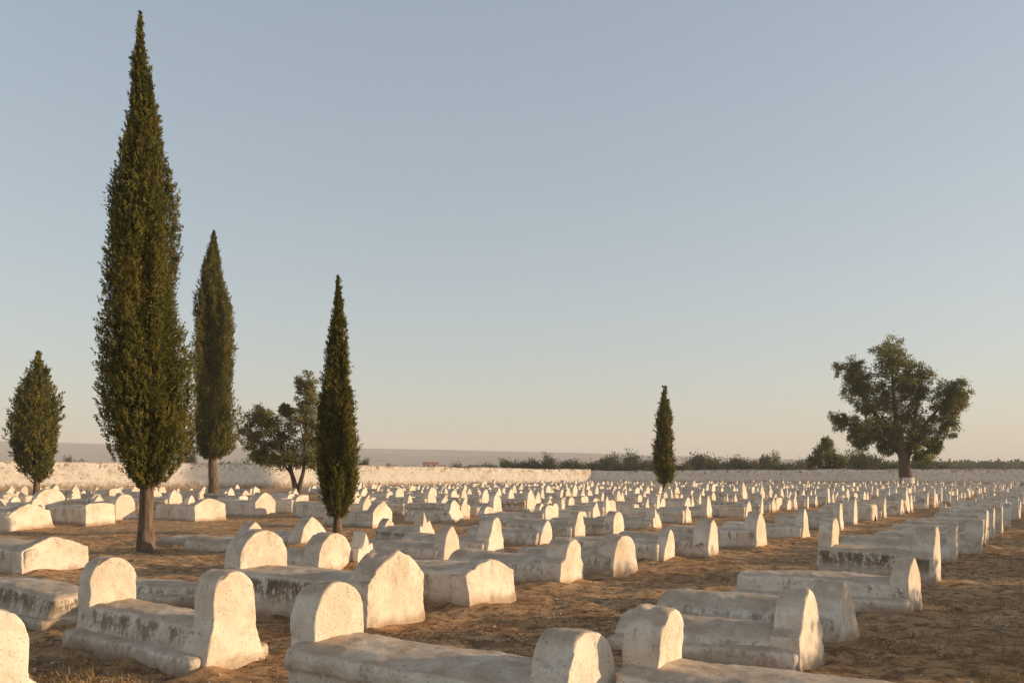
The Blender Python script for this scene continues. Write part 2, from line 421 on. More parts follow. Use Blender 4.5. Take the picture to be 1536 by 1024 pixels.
G(1262, 794, 1.7, .75, .45, 'grave with round thin footstone just behind the sharp tall one', foot=('round', .85, .62, .18), stain=.2)
G(1281, 787, 1.7, .75, .45, 'grave with tall slanting footstone, left of a plain box grave', foot=('pointed', .96, .66, .2), stain=.2, flare=.16)
G(1313, 781, 1.5, .95, .66, 'tall plain box grave with no pointed stone, half way along the right', body='box', stain=.25)
G(1432, 843, 1.8, .78, .46, 'grave with thin pointed stone, first behind the lichened one on right path', foot=('pointed', .80, .66, .16), stain=.2)
G(1468, 829, 1.8, .8, .46, 'grave with thick rough-edged footstone, second behind the lichened one on right path', foot=('round', .82, .74, .32), stain=.3)
G(1478, 818, 1.8, .8, .44, 'grave with smooth arched footstone, third behind the lichened one on right path', foot=('round', .84, .66, .16), stain=.2)
G(1490, 808, 1.9, .8, .44, 'grave with arched footstone, fourth behind the lichened one on right path', foot=('round', .88, .7, .2), stain=.15)
G(1501, 799, 1.9, .8, .44, 'grave with arched footstone, fifth behind the lichened one on right path', foot=('round', .85, .7, .2), stain=.15)
G(1514, 790, 1.9, .8, .42, 'grave with arched footstone, sixth behind the lichened one on right path', foot=('round', .85, .7, .2), stain=.15)
G(1527, 782, 1.9, .8, .42, 'grave with a split thin footstone at the right edge of the photo', foot=('shoulder', .92, .66, .2), stain=.25)
G(675, 843, 1.8, .78, .38, 'grave with a white pointed stone half in shadow, left of the centre grave', foot=('pointed', .73, .60, .24), stain=.35, flare=.3, fz=.3)
G(741, 836, 1.9, .78, .42, 'grave with a framed grey-faced stone, behind the centre grave', foot=('shoulder', .82, .60, .32), stain=.35)
G(817, 818, 1.8, .74, .42, 'grave with a grey pointed stone and small block beside it, behind the centre grave', foot=('pointed', .66, .50, .2), stain=.4)
G(868, 808, 1.8, .8, .46, 'grave with white bulbous-topped stone, behind the brown stained arched footstone', foot=('shoulder', .73, .62, .24), stain=.5)
G(927, 804, 1.8, .8, .48, 'grave with thick round stone and lichened slab, third row in the centre', foot=('round', .70, .66, .3), stain=.7)
G(985, 793, 1.8, .8, .44, 'grave with a squat ragged footstone, just left below the small far cypress', foot=('broken', .70, .62, .3), stain=.3)
G(1032, 783, 1.8, .78, .5, 'grave with a narrow white pointed stone, right below the small far cypress', body='box', foot=('pointed', .67, .44, .18), stain=.2)
G(1064, 776, 1.8, .8, .46, 'grave with a broad chipped pointed stone, right below the small far cypress', foot=('shoulder', .88, .74, .26), stain=.3)
G(1122, 775, 1.9, .8, .5, 'grave with leaning thin pointed stone, far side of the dirt aisle', body='box', foot=('pointed', .76, .62, .2), stain=.2)
G(378, 830, 1.6, .75, .35, 'grave with a small pointed stone peeping over a larger round headstone', foot=('pointed', .76, .62, .26), stain=.3)
G(470, 814, 2.0, .8, .34, 'low grave with a squat pyramid stone, left of the leaning narrow cypress', foot=('pointed', .67, .72, .36), flare=.45, fz=.5, stain=.4)
G(640, 812, 1.45, .78, .40, 'grave with dark mottled slab and a ragged crumbling stone', foot=('broken', .78, .62, .3), head=('pointed', .58, .5, .24), flare=.3, stain=.9)
G(572, 788, 1.9, 1.0, .52, 'grave with a broad sunlit scalloped end, right of the narrow cypress trunk', body='box', foot=('house', .89, 1.06, .3), stain=.2, flare=.04)
G(683, 781, 1.8, .86, .44, 'grave with twin-peaked white end, centre left middle distance', body='box', foot=('shoulder', .82, .9, .3), stain=.4)
G(745, 772, 1.8, .8, .44, 'grave with slim white spire-like stone, centre middle distance', foot=('pointed', .92, .64, .24), flare=.3, stain=.2)
G(350, 817, 2.0, .95, .17, 'low crumbling slab covered with earth, right of the tallest cypress trunk', body='batter', plinth=(.08, .15), stain=.8)
G(45, 792, 2.2, 1.36, .60, 'broad rough white grave with humped end, below the left bushy cypress', body='box', foot=('house', .82, 1.4, .4), stain=.2, flare=.1)
G(4, 797, 1.4, .7, .45, 'small white grave cut off by the left edge in the middle distance', foot=('gable', .55, .74, .25), stain=.1)
G(150, 787, 2.0, 1.02, .62, 'box grave with a level sunlit end, between two left cypresses', body='box', foot=('flat', .74, 1.06, .25), stain=.45, flare=.03)
G(188, 781, 1.5, .7, .4, 'tall rounded white stone grave, just left of the tallest cypress trunk', foot=('round', .95, .78, .34), stain=.1)
G(316, 780, 2.1, 1.3, .60, 'large white box grave with gabled end, right of the tallest cypress trunk', body='box', foot=('gable', .86, 1.36, .4), stain=.15, flare=.04)
G(397, 773, 2.2, 1.1, .62, 'long box grave with peaked white end, below the second cypress', body='box', foot=('house', 1.0, 1.1, .35), stain=.2, flare=.04)
G(450, 770, 2.2, .9, .64, 'box grave with small arched end stone, below the spreading tree', body='box', foot=('round', .78, .62, .3), stain=.25)
G(76, 762, 1.3, 1.1, .5, 'round boulder-like tomb stone behind the left bushy cypress trunk', body='barrel', foot=('round', 1.05, 1.5, .5), stain=.5)

# ---- the rows running back to the wall
def in_frame(x, y, m=12): return -m < HX + F * x / y < 1536 + m
protos = []
pr = random.Random(21)
KINDS = [('pointed', 'pointed'), ('round', 'arched'), ('shoulder', 'shouldered'), ('pointed', 'thin pointed'), ('gable', 'low gabled'), ('broken', 'crumbling'), ('flat', 'square'), (None, 'no')]
for i in range(22):
    k, word = KINDS[[0, 1, 3, 2, 3, 4, 5, 0, 5, 2, 3, 7, 6, 7, 7, 0, 2, 3, 1, 5, 7, 0][i]]
    W = pr.uniform(.66, .9); H = pr.uniform(.36, .58); L = pr.uniform(1.8, 2.45)
    body = pr.choice(['barrel', 'barrel', 'box', 'box', 'slab', 'batter'])
    t = .13 if 'thin' in word else pr.uniform(.17, .30)
    fw = W * (1.05 if k in ('gable', 'flat') else pr.uniform(.48, .82))
    fh = H + (.12 if k in ('gable', 'flat') else pr.uniform(.16, .5))
    ft = (k, fh, fw, t) if k else None
    hd = (pr.choice(['round', 'pointed', 'broken']), H + pr.uniform(.15, .4), pr.uniform(.36, .55), pr.uniform(.16, .26)) if pr.random() < .42 else None
    spec = dict(L=L, W=W, H=H, body=body, foot=ft, head=hd, plinth=(.14, .08) if pr.random() < .3 else None, flare=pr.uniform(.02, .3), fz=.35)
    bw = {'barrel': 'round-topped', 'box': 'boxy', 'slab': 'lidded', 'batter': 'slope-sided'}[body]
    look = '%s%s grave with %s %s' % ('two-stoned ' if hd else 'white ', bw, word, 'footstone' if k or hd else 'end stone')
    protos.append(dict(W=W, parts=make_grave(spec, .065, 900 + i * 9), low=make_grave(spec, .16, 900 + i * 9), L=L, look=look, fh=(fh - H if k else 0)))

ROWS = [-1.9, -6.3, -11.2, -15.4, -19.8, -24.0, -28.2, -32.4, -36.8, -41., -45.4, -49.8, -54., -58.4, -62.6]
def wallY(x): return 92.4 + (x + 54.4) * (37.6 / 66.1) if x < 11.7 else 130 - (x - 11.7) * .06
cand = []
for ri, a0 in enumerate(ROWS):
    c = 8.
    while c < 175:
        c += pr.uniform(1.08, 1.55) * (1.0 if c < 70 else 1.25)
        a = a0 + pr.uniform(-.35, .35); x, y = AX * a + CR * c
        if y < 6 or not in_frame(x, y, 70): continue
        if y > wallY(x) - 3.5: continue
        if x < -6 and y > wallY(x) - 26 and pr.random() < .86: continue
        if x < -9 and y > 44 and pr.random() < .5: continue
        if y > 42 and pr.random() < (.10 if y < 60 else .30): continue
        # near zone belongs to the graves placed from the photo
        if y < 29 and a < -12.6: continue
        if y < 33 and a0 > -7: continue
        if y < 37 and -12.5 < a < -9: continue
        if y < 40 and x < -7: continue
        if any(abs(g['a'] - a) < 2.3 and abs(g['c'] - c) < 1.15 for g in graves): continue
        cand.append((y, x, a, c, ri))
cand.sort()
ORD = ['first', 'second', 'third', 'fourth', 'fifth', 'sixth', 'seventh', 'eighth', 'ninth', 'tenth']
TENS = {2: 'twent', 3: 'thirt', 4: 'fort', 5: 'fift', 6: 'sixt', 7: 'sevent'}
TEEN = ['eleventh', 'twelfth', 'thirteenth', 'fourteenth', 'fifteenth', 'sixteenth', 'seventeenth', 'eighteenth', 'nineteenth']
def ordinal(n):
    if n <= 10: return ORD[n - 1]
    if n < 20: return TEEN[n - 11]
    t, u = divmod(n, 10)
    return TENS[t] + ('ieth' if u == 0 else 'y-' + ORD[u - 1])
NIND = 296 - len(graves)
far = cand[NIND:]; new = []
for (y, x, a, c, ri) in cand[:NIND]:
    p = pr.choice(protos)
    root = link_grave(p['parts'], x, y, p['L'], BASE_RZ + R(pr.uniform(-4, 4)), pr.uniform(0, .7))
    sc = pr.uniform(.9, 1.12); root.scale = (sc, sc * pr.uniform(.92, 1.1), sc * pr.uniform(.88, 1.12))
    tag(root, None, 'grave', GROUP)
    g = dict(root=root, a=a, c=c, d=y, x=x, ri=ri, look=p['look'], L=p['L'], W=p['W']); graves.append(g); new.append(g)
for ri in range(len(ROWS)):
    row = sorted([g for g in graves if min(range(len(ROWS)), key=lambda k: abs(ROWS[k] - g['a'])) == ri and in_frame(g['x'], g['d'], 0)], key=lambda g: g['d'])
    rn = 'row along right path' if ri == 0 else '%s row from right path' % ordinal(ri + 1)
    for k, g in enumerate(row): g['ord'] = '%s back in %s' % (ordinal(k + 1), rn)
for g in new:
    tag(g['root'], g['look'] + ', ' + g.get('ord', 'partly outside the frame at the side edge'))

def merged(items, name, mats):
    Vs, Fs, As = [], [], []; off = 0
    for (me, M) in items:
        n = len(me.vertices); v = np.empty(n * 3, np.float32); me.vertices.foreach_get('co', v); v = v.reshape(-1, 3)
        f = np.empty(len(me.loops), np.int32); me.loops.foreach_get('vertex_index', f); f = f.reshape(-1, 4) + off
        a = np.empty(n, np.float32); me.attributes['rel'].data.foreach_get('value', a)
        Vs.append(v @ M[0].T + M[1]); Fs.append(f); As.append(a); off += n
    return make_mesh(name, np.concatenate(Vs), np.concatenate(Fs), attrs={'rel': np.concatenate(As)}, mats=mats)
items = []
low_stone = [p for p in protos if p['fh'] < .3]
for (y, x, a, c, ri) in far:
    p = pr.choice(low_stone if pr.random() < .68 else protos); rz = BASE_RZ + R(pr.uniform(-6, 6)); s = pr.uniform(.85, 1.15)
    Rm = np.array([[cos(rz), -sin(rz), 0], [sin(rz), cos(rz), 0], [0, 0, pr.uniform(.85, 1.2)]]) * s
    for n, me, px in p['low']:
        items.append((me, (Rm, np.array([x, y, 0]) + Rm @ np.array([px - p['L'] / 2, 0, 0]))))
if items:
    o = obj('far_graves', merged(items, 'far_graves', [M_PL])); o['stain'] = .3
    tag(o, 'crowd of tiny white graves at the far end below the boundary wall', 'graves', kind='stuff')

# ------------------------------------------------------------------ ground sheet
gx = axis_coords(-11, 13, .062, -4200, 4200); gy = axis_coords(4.5, 24, .062, -400, 3900)
GX, GY = np.meshgrid(gx, gy)
GZ = gheight(GX, GY)
for g_ in graves:                       # soil heaped and trodden against the nearer graves
    if g_['d'] > 32: continue
    L_, W_ = g_['L'], g_['W']; rz = g_['root'].rotation_euler.z; cx, cy = g_['root'].location[:2]
    i0, i1 = np.searchsorted(gy, [cy - 2.5, cy + 2.5]); j0, j1 = np.searchsorted(gx, [cx - 2.5, cx + 2.5])
    dx, dy = GX[i0:i1, j0:j1] - cx, GY[i0:i1, j0:j1] - cy
    u = np.abs(dx * cos(rz) + dy * sin(rz)) - L_ / 2; v = np.abs(-dx * sin(rz) + dy * cos(rz)) - W_ / 2
    dist = np.sqrt(np.clip(u, 0, None) ** 2 + np.clip(v, 0, None) ** 2)
    P = np.stack([GX[i0:i1, j0:j1] * 2.7, GY[i0:i1, j0:j1] * 2.7, dx * 0], -1)
    GZ[i0:i1, j0:j1] += np.clip(.03 + .06 * vn(P, 44), 0, .09) * np.exp(-(dist / .22) ** 1.5)
ground = obj('ground', make_mesh('ground', np.stack([GX.ravel(), GY.ravel(), GZ.ravel()], -1), grid_faces(len(gy), len(gx)), mats=[M_GR]))
tag(ground, kind='structure')

# ------------------------------------------------------------------ boundary walls
def wall(p0, p1, h0, h1, th, seed, label, ds=.45):
    p0, p1 = np.array(p0), np.array(p1); L = np.linalg.norm(p1 - p0); rz = atan2(*(p1 - p0)[::-1])
    nx = int(L / ds)
    prof = np.array([(-th / 2 - .04, -.3), (-th / 2, .3), (-th / 2 + .02, .5), (-th / 2 + .03, .75), (-th / 2 + .04, .95), (-th / 2 + .12, 1.), (0, 1.01), (th / 2 - .1, 1.), (th / 2 - .03, .95), (th / 2, .3), (th / 2, -.3)])
    pr_ = np.concatenate([prof[:1], [(prof[1][0], 0.0)], prof[1:]]); m = len(pr_)
    x = np.linspace(0, L, nx); hh = h0 + (h1 - h0) * x / L
    hh = hh + .07 * vn(np.stack([x * .22, x * 0 + seed, x * 0], -1), seed) + .035 * vn(np.stack([x * 1.3, x * 0 + seed, x * 0], -1), seed + 1)
    V = np.zeros((nx, m, 3)); V[..., 0] = x[:, None]; V[..., 1] = pr_[None, :, 0]; V[..., 2] = pr_[None, :, 1] * hh[:, None]
    rel = np.repeat(pr_[None, :, 1], nx, 0).ravel(); V = V.reshape(-1, 3)
    V[:, 1:] += (.05 * vn3(V * .8 + seed, seed) + .03 * vn3(V * 2.3 + seed, seed))[:, 1:]
    me = make_mesh('boundary_wall', V, grid_faces(nx, m, 0, True), attrs={'rel': rel}, mats=[M_WALL])
    return tag(obj('boundary_wall', me, None, (*p0, 0), rz), label, 'wall')
dirL = np.array([66.1, 37.6]) / np.linalg.norm([66.1, 37.6])
wall(np.array([-54.4, 92.4]) - dirL * 45, np.array([11.7, 130.]), 3.6, 2.45, .45, 3, 'sunlit whitewashed boundary wall on the left, blotched and peeling')
wall((11.5, 130.2), (150., 121.8), 2.25, 2.75, .45, 9, 'shaded boundary wall running right from the corner, with dark flaking top')

# ------------------------------------------------------------------ trees
def leaves_mesh(name, C, D, ln, wd, tint, mat, rng):
    n = len(C); D = D / (np.linalg.norm(D, axis=1, keepdims=True) + 1e-9)
    r = rng.normal(size=(n, 3)); s = np.cross(D, r); s /= np.linalg.norm(s, axis=1, keepdims=True) + 1e-9
    nrm = np.cross(D, s)
    l = (ln * rng.uniform(.6, 1.35, n))[:, None]; w = (wd * rng.uniform(.6, 1.3, n))[:, None]
    V = np.stack([C, C + D * l * .5 + s * w * .5 + nrm * w * .15, C + D * l, C + D * l * .45 - s * w * .5 + nrm * w * .15], 1).reshape(-1, 3)
    return make_mesh(name, V, np.arange(n * 4).reshape(-1, 4), smooth=False, attrs={'tint': np.repeat(tint, 4)}, mats=[mat])

def tube(pts, rad, sides=9, amp=.0, seed=0):
    pts = np.asarray(pts, float); n = len(pts); V = []
    for i in range(n):
        t = pts[min(i + 1, n - 1)] - pts[max(i - 1, 0)]; t /= np.linalg.norm(t) + 1e-9
        u = np.cross(t, (1, 0, 0) if abs(t[0]) < .8 else (0, 1, 0)); u /= np.linalg.norm(u); v = np.cross(t, u)
        a = np.linspace(0, 2 * pi, sides, endpoint=False)
        V.append(pts[i] + rad[i] * (np.cos(a)[:, None] * u + np.sin(a)[:, None] * v))
    V = np.concatenate(V)
    if amp: V = V + amp * vn3(V * np.array([5, 5, 1.2]) + seed, seed)
    F_ = []
    for i in range(n - 1):
        for j in range(sides):
            k = (j + 1) % sides; F_.append((i * sides + j, i * sides + k, (i + 1) * sides + k, (i + 1) * sides + j))
    return V, np.array(F_)
def join(tubes):
    Vs, Fs = [], []; o = 0
    for V, f in tubes: Vs.append(V); Fs.append(f + o); o += len(V)
    return np.concatenate(Vs), np.concatenate(Fs)
def curve(p, q, bend, n=7):
    p, q, bend = map(np.asarray, (p, q, bend)); t = np.linspace(0, 1, n)[:, None]
    return p * (1 - t) + q * t + bend * (4 * t * (1 - t))

def cypress(px, py, prof, trunk_r, z_tr, label, seed, nplume, nleaf, leaf, lean=(0, 0), core=.6, mat=None, spread=1., twigs=0, ncore=None):
    """prof: list of (photo y, half width px) read off the silhouette"""
    x, d = gp(px, py); k = d / F; rng = np.random.default_rng(seed)
    zz = np.array([(py - a) * k for a, b in prof][::-1]); rr = np.array([b * k for a, b in prof][::-1]); H = zz[-1]
    Rf = lambda z: np.maximum(np.interp(z, zz, rr) - leaf * 1.0, .5 * np.interp(z, zz, rr))
    ax = lambda z: np.stack([lean[0] * k * z / H + .03 * rr.max() * np.sin(z * 1.1 + seed), lean[1] * z / H + 0 * z], -1)
    root = obj('cypress_tree', None, None, (x, d, 0)); tag(root, label, 'tree')
    zt = np.linspace(-.15, H * .9, 26); ctr = np.concatenate([ax(np.clip(zt, 0, None)), zt[:, None]], 1)
    rad = trunk_r * (1 - .8 * np.clip(zt / H, 0, 1)) * (1 + .35 * np.exp(-np.clip(zt, 0, None) / (trunk_r * 1.3)))
    V, Fq = tube(ctr, rad, 14, trunk_r * .12, seed)
    tw = [(V, Fq)]
    for i in range(twigs):
        z0 = rng.uniform(z_tr * .75, z_tr + (H - z_tr) * .25); th = rng.uniform(0, 2 * pi); q = Rf(z0 + .12 * H) * rng.uniform(.4, .8)
        a0 = ax(np.array([z0]))[0]; tw.append(tube(curve((*a0, z0), (a0[0] + q * cos(th), a0[1] + q * sin(th), z0 + .1 * H), (0, 0, -.02 * H)), np.linspace(trunk_r * .25, trunk_r * .07, 7), 6))
    V, Fq = join(tw)
    obj('trunk', make_mesh('trunk', V, Fq, mats=[M_BARK]), root)
    # plumes
    Cs, Ds, Ts = [], [], []
    kz = .55 / rr.max()
    def lob(z, th):
        n_ = vn(np.stack([np.cos(th) * 1.9 + seed, np.sin(th) * 1.9, z * kz], -1), seed) + .45 * vn(np.stack([np.cos(th) * 4.5, np.sin(th) * 4.5 + seed, z * kz * 2.2], -1), seed + 1)
        q = np.clip(n_ * 1.1 + .5, 0, 1); return q * q * (3 - 2 * q)
    dens = np.cumsum(Rf(np.linspace(z_tr, H, 400)) + .025 * rr.max()); dens /= dens[-1]
    for i in range(nplume):
        zb = np.interp((i + rng.random()) / nplume, dens, np.linspace(z_tr, H, 400)); th = i * 2.399963 + rng.normal() * .35
        lp = H * rng.uniform(.10, .2) * (.35 + .65 * (Rf(zb) / rr.max()) ** .6); ztip = min(zb + lp * .75, H * (1 - .01 * rng.random())); z0 = max(zb - lp * .35, z_tr * .92)
        rt = Rf(ztip) * (.36 + .48 * float(lob(np.array([ztip]), np.array([th]))[0]) + rng.uniform(-.05, .08)) * spread; r0 = Rf(max(z0, zz[1])) * .42
        A = np.array([*(ax(np.array([z0]))[0] + r0 * np.array([cos(th), sin(th)])), z0]); B = np.array([*(ax(np.array([ztip]))[0] + rt * np.array([cos(th), sin(th)])), ztip])
        n = int(nleaf * rng.uniform(.7, 1.3) * (.3 + .7 * Rf(zb) / rr.max())); t = rng.random(n) ** .85
        rp = max(.225 * Rf(zb), 1e-3 + .018 * rr.max()) * np.sin(pi * np.clip(t * .93 + .07, 0, 1) ** 1.15) ** .8
        off = rng.normal(size=(n, 3)); off /= np.linalg.norm(off, axis=1, keepdims=True); off *= (rp * rng.random(n) ** .4)[:, None]
        mid = A + (B - A) * t[:, None]; bow = np.array([cos(th), sin(th), 0]) * (.08 * Rf(zb)) * np.sin(pi * t)[:, None]
        P = mid + bow + off * np.array([1, 1, 1.3])
        dr = off / (np.linalg.norm(off, axis=1, keepdims=True) + 1e-6) * .75 + np.array([cos(th) * .25, sin(th) * .25, 1.]) + rng.normal(size=(n, 3)) * .35
        Cs.append(P); Ds.append(dr); Ts.append(np.clip(rng.uniform(.1, .8) + rng.normal(size=n) * .09, 0, .955) + (rng.random(n) < .012) * 1.)
    ns = nplume * 16; zs = np.interp(rng.random(ns), dens, np.linspace(z_tr, H, 400)); th = rng.random(ns) * 2 * pi
    qs = (Rf(zs) * (.37 + .55 * lob(zs, th) + rng.uniform(-.07, .09, ns))) * spread; zs = np.minimum(zs, H * .975); m = 16
    base = np.concatenate([ax(zs) + np.stack([qs * np.cos(th), qs * np.sin(th)], -1), zs[:, None]], 1)
    dirs = np.stack([np.cos(th) * .5, np.sin(th) * .5, np.ones(ns)], -1) + rng.normal(size=(ns, 3)) * .3; dirs /= np.linalg.norm(dirs, axis=1, keepdims=True)
    tt = rng.random((ns, m, 1)); ln_ = leaf * rng.uniform(1.6, 4.2, (ns, 1, 1)) * np.clip(.35 + Rf(zs) / rr.max(), 0, 1)[:, None, None]
    P = base[:, None] + dirs[:, None] * tt * ln_ + rng.normal(size=(ns, m, 3)) * leaf * .34 * (1.1 - tt)
    Cs.append(P.reshape(-1, 3)); Ds.append((dirs[:, None] + rng.normal(size=(ns, m, 3)) * .42).reshape(-1, 3)); Ts.append(np.clip(np.repeat(rng.uniform(.15, .95, ns), m) + rng.normal(size=ns * m) * .1, 0, .955))
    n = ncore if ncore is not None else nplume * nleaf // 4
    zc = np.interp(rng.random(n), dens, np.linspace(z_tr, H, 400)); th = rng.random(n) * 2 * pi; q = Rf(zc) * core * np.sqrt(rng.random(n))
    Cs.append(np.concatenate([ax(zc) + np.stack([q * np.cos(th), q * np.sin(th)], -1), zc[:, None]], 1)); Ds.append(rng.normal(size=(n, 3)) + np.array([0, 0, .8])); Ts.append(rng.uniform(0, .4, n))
    C = np.concatenate(Cs); D = np.concatenate(Ds); T = np.concatenate(Ts)
    lf = np.ones(len(C)) * leaf
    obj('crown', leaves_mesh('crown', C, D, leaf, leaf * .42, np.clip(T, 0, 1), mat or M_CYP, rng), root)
    return root

cypress(221, 828, [(18, .8), (60, 7), (100, 16), (150, 21), (200, 30), (250, 40), (300, 50), (350, 55), (400, 59), (450, 62), (500, 66), (560, 71), (600, 72), (640, 72), (680, 62), (705, 46), (728, 27), (760, 0)],
        .165, 1.5, 'tallest cypress, on a thick bare trunk at the left', 5, 360, 640, .054, lean=(-9, 0), twigs=24)
cypress(320, 750, [(345, 1), (370, 9), (400, 15), (430, 21), (470, 27), (520, 32), (570, 35), (620, 37), (650, 39), (675, 36), (692, 26), (710, 0)],
        .30, 2.9, 'dense dark cone-shaped cypress, second tallest, right of the tallest one', 8, 300, 700, .10, twigs=8, spread=1.14, core=.68, ncore=60000)
cypress(506, 798, [(413, .8), (440, 6), (470, 10), (520, 17), (560, 22), (600, 27), (640, 30), (670, 33), (700, 32), (730, 28), (755, 23), (774, 14), (792, 2)],
        .12, .42, 'slender ragged cypress with reddish bare twigs low down, left of centre', 13, 250, 460, .06, lean=(0, 0), twigs=40)
cypress(56, 752, [(528, 1.5), (550, 11), (580, 23), (610, 34), (640, 42), (660, 43), (685, 38), (705, 28), (722, 15), (735, 0)],
        .20, 1.3, 'small loose bushy cypress at the left edge in front of the wall', 17, 95, 190, .17, core=.3, twigs=14, spread=1.05, ncore=4000)
cypress(997, 747, [(578, .8), (600, 6), (625, 11), (650, 14), (675, 17), (695, 17), (715, 14), (730, 9), (742, 0)],
        .15, 1.0, 'small thin cypress standing alone right of centre', 23, 90, 190, .12, core=.35, ncore=2500, twigs=16, spread=1.08)

def lobed_tree(name, px, py, lobes, stems, label, seed, leaf, per, nclump, mat, bark=None, depth=.8, root=None, band=None, cl=.26):
    """lobes: (photo x, y, rx, ry) of the leafy masses; stems: list of (base dx m, [(photo x,y,radius px)...])"""
    x, d = gp(px, py); k = d / F; rng = np.random.default_rng(seed)
    root = obj(name, None, None, (x, d, 0)); tag(root, label, 'tree')
    W = lambda a, b, y=0.: np.array([(a - px) * k, y, (py - b) * k])
    tubes = []
    for st in stems:
        pts = np.array([W(a, b, yy * k) for a, b, r, yy in st]); rad = [r * k for a, b, r, yy in st]
        f = np.linspace(0, len(pts) - 1, len(pts) * 4); idx = np.arange(len(pts))
        P = np.stack([np.interp(f, idx, pts[:, j]) for j in range(3)], -1); P[1:-1] = (P[:-2] + P[1:-1] * 2 + P[2:]) / 4
        tubes.append(tube(P, np.interp(f, idx, rad), 10, rad[0] * .12, seed))
    Cs, Ds, Ts = [], [], []
    ends = [np.array([W(a, b, yy * k) for a, b, r, yy in st]) for st in stems]; allp = np.concatenate(ends)
    for (a, b, rx, ry) in lobes:
        yy = rng.uniform(-1, 1) * depth * rx * .6; c = W(a, b, yy * k); dist = np.linalg.norm(allp - c, axis=1) + 100 * (allp[:, 2] > c[2] + ry * k * .4); s0 = allp[np.argmin(dist)]
        tubes.append(tube(curve(s0, c, (0, 0, .06 * np.linalg.norm(c - s0))), np.linspace(max(.012 * (py - b) * k * .7, .02), .02 + .002 * (py - b) * k, 7), 6))
        for j in range(nclump):
            v = rng.normal(size=3); v /= np.linalg.norm(v); v *= rng.random() ** .5
            cc = c + v * np.array([rx, rx * depth, ry]) * k * 1.0
            if j % 3 == 0: tubes.append(tube(curve(c, cc, rng.normal(size=3) * .05 * rx * k, 4), [.028 * rx * k, .02 * rx * k, .013 * rx * k, .006 * rx * k], 4))
            n = int(per * rng.uniform(.5, 1.5)); rc = cl * rx * k * rng.uniform(.6, 1.3)
            o = rng.normal(size=(n, 3)) * rc * .55 * np.array([1, 1, .8])
            Cs.append(cc + o); Ds.append(o / rc + rng.normal(size=(n, 3)) * .8 + v * .6 + np.array([0, 0, -.1])); Ts.append(np.clip(rng.uniform(.05, .85) + rng.normal(size=n) * .15, 0, .955))
    V, Fq = join(tubes); obj('trunk', make_mesh('trunk', V, Fq, mats=[bark or M_BARKD]), root)
    obj('crown', leaves_mesh('crown', np.concatenate(Cs), np.concatenate(Ds), leaf, leaf * .5, np.concatenate(Ts), mat, rng), root)
    if band:
        r_, z1 = band
        Vb, Fb = tube([(0.0, 0, -.1), (0.0, 0, z1 * .5), (0.0, 0, z1)], [r_ * 1.12, r_ * 1.02, r_], 14, .03, seed)
        obj('painted_band', make_mesh('painted_band', Vb, Fb, mats=[M_PAINT]), root)
    return root

lobed_tree('broadleaf_tree', 1360, 732,
    [(1337, 528, 26, 24), (1340, 560, 30, 28), (1276, 556, 22, 20), (1285, 585, 22, 24), (1310, 590, 28, 28), (1262, 630, 17, 15), (1285, 640, 24, 18), (1322, 625, 30, 28), (1352, 600, 26, 34), (1383, 565, 22, 24),
     (1378, 592, 20, 22), (1425, 588, 22, 24), (1436, 604, 16, 26), (1412, 612, 22, 26), (1418, 640, 20, 20), (1396, 645, 22, 24), (1290, 660, 20, 14), (1345, 645, 28, 26), (1375, 660, 22, 22), (1333, 668, 16, 16), (1380, 684, 16, 12), (1402, 668, 14, 12), (1325, 595, 18, 22), (1360, 625, 22, 22), (1358, 575, 14, 22), (1300, 612, 16, 12), (1290, 568, 20, 26), (1427, 598, 24, 34), (1337, 545, 26, 32), (1302, 650, 22, 16), (1340, 655, 26, 18)],
    [[(1360, 737, 11, 0), (1358, 715, 9, 0), (1356, 690, 8.5, 0), (1350, 668, 6, -2), (1345, 640, 4, -3), (1340, 600, 3, -2), (1338, 550, 1.5, 0)],
     [(1357, 694, 7, 0), (1364, 675, 5, 4), (1380, 650, 3.5, 8), (1402, 625, 2.5, 10), (1424, 600, 1.4, 12)],
     [(1351, 674, 5, -2), (1330, 645, 3.4, 2), (1305, 605, 2.4, 6), (1284, 575, 1.3, 8)],
     [(1352, 680, 4, 2), (1330, 660, 2.8, 10), (1300, 645, 1.8, 14), (1270, 635, 1, 12)],
     [(1362, 675, 4, 0), (1372, 640, 2.6, 4), (1380, 600, 1.8, 8), (1384, 572, 1, 8)]],
    'large spreading tree with white-painted trunk foot, in front of the right wall', 31, .26, 70, 34, M_EUC, band=(.87, 1.3), cl=.24)
lobed_tree('broadleaf_shrub', 1250, 728,
    [(1237, 672, 14, 11), (1230, 686, 17, 11), (1250, 688, 16, 11), (1240, 678, 14, 12), (1256, 696, 12, 9), (1220, 692, 11, 9), (1240, 702, 14, 7), (1241, 662, 9, 9)],
    [[(1250, 731, 3.2, 0), (1249, 715, 2.6, 0), (1246, 700, 2, 0), (1240, 680, 1.2, 0)], [(1249, 715, 2, 0), (1238, 703, 1.4, 2), (1226, 692, .8, 3)], [(1249, 714, 2, 0), (1258, 703, 1.4, -2), (1260, 694, .7, -3)]],
    'small dark bushy tree in front of the right wall, left of the large spreading tree', 37, .30, 60, 26, M_EUC, cl=.28)
